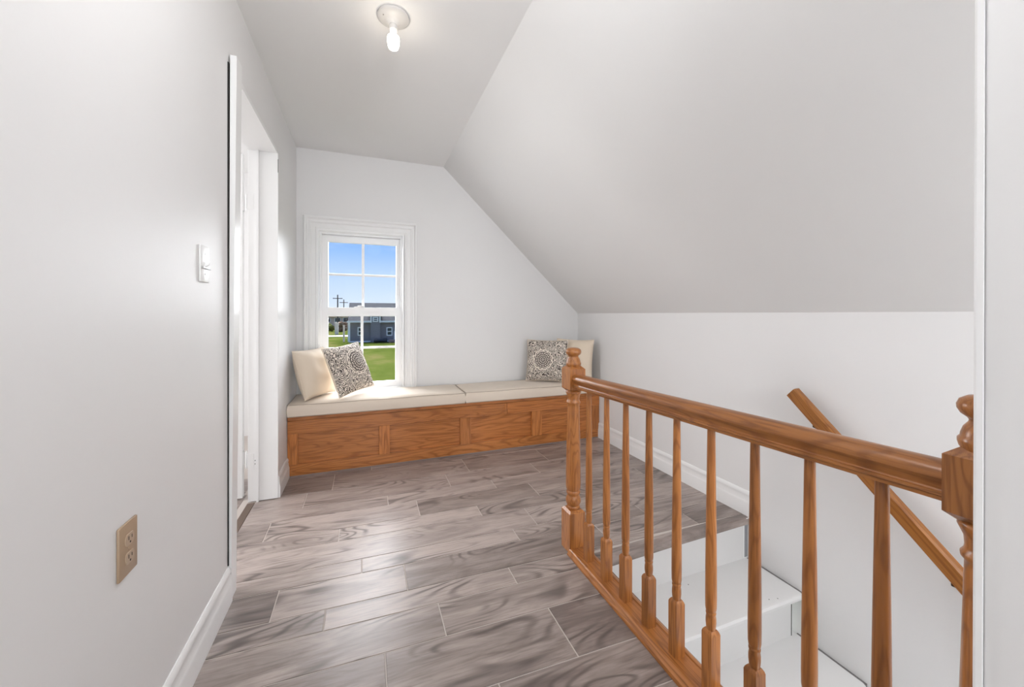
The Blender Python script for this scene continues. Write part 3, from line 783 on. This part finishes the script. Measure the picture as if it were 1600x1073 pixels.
bm = bmesh.new()
for s in (-1, 1): hexa(bm, [(1.17, -.75, 1.5+hz), (1.17, 3, 1.5+hz), (1.17+s*.75, 3, .92+hz), (1.17+s*.75, -.75, .92+hz), (1.17, -.75, 1.6+hz), (1.17, 3, 1.6+hz), (1.17+s*.75, 3, 1.02+hz), (1.17+s*.75, -.75, 1.02+hz)])
build('dormer_roof', bm, roofm, ho)
def hwin(x0, x1, z0, z1):
    w = empty('house_window', (0, 0, 0)); w.parent = ho; bm = bmesh.new()
    rect_frame(bm, x0, x1, z0+hz, z1+hz, [(0, 0), (0, .08), (.11, .08), (.11, 0)], .0 if z1 < .3 else -.56)
    y = 0 if z1 < .3 else -.56
    build('house_window_frame', bm, wht, w)
    zm = (z0+z1)/2+hz; bm = bmesh.new(); bx(bm, x0+.1, x1-.1, y-.06, y+.0, zm-.04, zm+.04); build('sash_bar', bm, wht, w)
    bm = bmesh.new(); bx(bm, x0+.1, x1-.1, y-.02, y+.0, z0+.1+hz, z1-.1+hz); build('pane', bm, pane_d, w)
hwin(-.84, -.24, -1.44, -.42); hwin(2.46, 3.16, -1.50, -.46); hwin(.86, 1.48, .22, .80); hwin(6.2, 7.4, -1.5, -.46)
hb('porch_step', 3.3, 4.6, 49.0, 49.9, GZ, GZ+.35, wht)
hb('porch_rail', 3.30, 3.38, 49.0, 49.08, GZ+.35, -.9, wht); hb('porch_rail', 3.30, 4.6, 49.0, 49.08, -.98, -.88, wht)

bm = bmesh.new(); nseg = 12; L = []
for i in range(nseg+1):
    u = i/nseg; hw = .30*(math.sin(math.pi*min(1, .12+u*.95))**.5 if 0 < .12+u*.95 < 1 else .1)+.05; hh = .22+.05*math.sin(u*9)
    L.append([bm.verts.new((u*1.5, hw*math.cos(a), .25+hh*math.sin(a))) for a in [k*math.pi/6 for k in range(12)]])
for a, b in zip(L, L[1:]):
    for i in range(12): bm.faces.new((a[i], a[(i+1) % 12], b[(i+1) % 12], b[i]))
bm.faces.new(L[0][::-1]); bm.faces.new(L[-1])
bo = build('covered_boat', bm, paint('dark_tarp', (.03, .03, .035), .7, .5, 6), smooth=50, loc=(.98, 48.6, GZ)); tag(bo, 'small dark tarp covered boat lying on the lawn before the blue house', 'boat')
lp = empty('lumber_stack', (3.2, 48.6, GZ), 'low stack of pale reddish boards beside the dark covered boat', 'lumber')
lm = mat('weathered_board', (.36, .24, .2), .8)
for k in range(4):
    bm = bmesh.new(); bx(bm, -.62+.04*k, .62-.03*k, -.35, .35, .06+k*.07, .12+k*.07); build('board', bm, lm, lp)
for xx in (-.5, .4): box('skid', (xx, xx+.1, -.3, .3, 0, .06), lm, lp)

fh = empty('distant_house', (-7.4, 100, GZ), 'distant beige house with dark windows beyond the road', 'house')
beige = mat('beige_siding', (.62, .46, .36), .8)
box('house_wall', (-2.4, 4.2, 0, 6, 0, 2.9), beige, fh)
bm = bmesh.new(); prism(bm, [(-.5, 2.8), (3, 4.3), (6.5, 2.8)], -2.8, 4.6, lambda p, t: (t, p[0], p[1])); build('roof', bm, mat('distant_roof', (.10, .085, .08), .9), fh)
for x in (-1.4, .8, 2.6):
    w = box('house_window', (x-.12, x+1.22, -.06, .0, 1.5, 2.6), wht, fh); box('pane', (x, x+1.1, -.08, -.05, 1.6, 2.5), pane_d, w)
pl = mat('pole_wood', (.10, .085, .075), .9)
def pole(x, y, top, label, r=.14):
    o = empty('utility_pole', (x, y, GZ), label, 'pole', 'utility poles')
    bm = bmesh.new(); lathe(bm, [(r, 0), (r*.7, top-GZ)], 10); build('pole_shaft', bm, pl, o, smooth=40)
    box('cross_arm', (-1.0, 1.0, -.06, .06, top-GZ-.9, top-GZ-.75), pl, o)
    for xx in (-.85, -.3, .3, .85):
        bm = bmesh.new(); lathe(bm, [(.05, top-GZ-.75), (.06, top-GZ-.65), (.03, top-GZ-.55)], 8, xx, 0); build('insulator', bm, wht, o)
pole(-5.75, 95, 5.5, 'taller dark utility pole, left of the two above the distant house', .17)
pole(-5.2, 110, 5.0, 'shorter dark utility pole, right of the two above the distant house', .15)
pp = mat('pale_post', (.62, .56, .48), .8)
for (x, y, h, w, lb) in ((-2.42, 51.5, 1.95, .10, 'slim pale post standing left of the blue house corner'), (-4.45, 71, 1.9, .28, 'thick pale post near the road, left of the slim one')):
    o = empty('yard_post', (x, y, GZ), lb, 'post')
    box('post_shaft', (-w, w, -w, w, 0, h), pp, o, bev=.01); box('post_cap', (-w*1.3, w*1.3, -w*1.3, w*1.3, h, h+.08), pp, o)
def leafm(name, a, b2):
    m = mat(name, a, .95, .1); t = m.node_tree; c = N(t, 'ShaderNodeTexCoord').outputs['Object']
    t.links.new(mixc(t, ramp(t, noise(t, c, 1.6, 5, .7), [(.35, (0, 0, 0)), (.65, (1, 1, 1))]), a, b2), t.nodes['Principled BSDF'].inputs['Base Color']); return m
LM = [leafm('autumn_leaves', (.30, .22, .08), (.14, .11, .04)), leafm('green_leaves', (.22, .23, .06), (.10, .11, .03)), leafm('brown_brush', (.32, .21, .13), (.15, .09, .055))]
bark = mat('bark', (.12, .09, .07), .9)
def tree(x, y, h, w, m, label, seed):
    rnd = random.Random(seed); o = empty('tree', (x, y, GZ), label, 'tree', 'trees beyond the road')
    bm = bmesh.new(); lathe(bm, [(.12*w/2, 0), (.08*w/2, h*.5)], 8); build('trunk', bm, bark, o, smooth=40)
    bm = bmesh.new()
    for k in range(9):
        c = Vector((rnd.uniform(-.5, .5)*w, rnd.uniform(-.4, .4)*w, h*rnd.uniform(.3, .82)))
        r = w*rnd.uniform(.22, .38); q = bmesh.ops.create_icosphere(bm, subdivisions=3, radius=r, matrix=Matrix.Translation(c))
        for v in q['verts']:
            dd = v.co-c; f = 1+.16*math.sin(dd.x*9/r+k)*math.sin(dd.y*8/r)*math.sin(dd.z*7/r+k*2)+rnd.uniform(-.13, .13)
            v.co = c+Vector((dd.x*f, dd.y*f, dd.z*f*.85))
    build('crown', bm, m, o)
TL = ['tawny autumn tree at the left edge of the window view, across the road', 'olive tree furthest left beyond the road', 'brown brushy bush before the distant house', 'low green bush beyond the thick pale post', 'brown brush just left of the blue house']
for k, (x, y, h, w, mi) in enumerate(((-13.2, 100, 4.2, 3.2, 0), (-19.0, 112, 5.2, 4.5, 1), (-9.6, 88, 2.3, 2.0, 2), (-7.0, 84, 1.5, 1.7, 1), (-4.2, 82, 1.7, 1.9, 2))):
    tree(x, y, h, w, LM[mi], TL[k], 40+k)
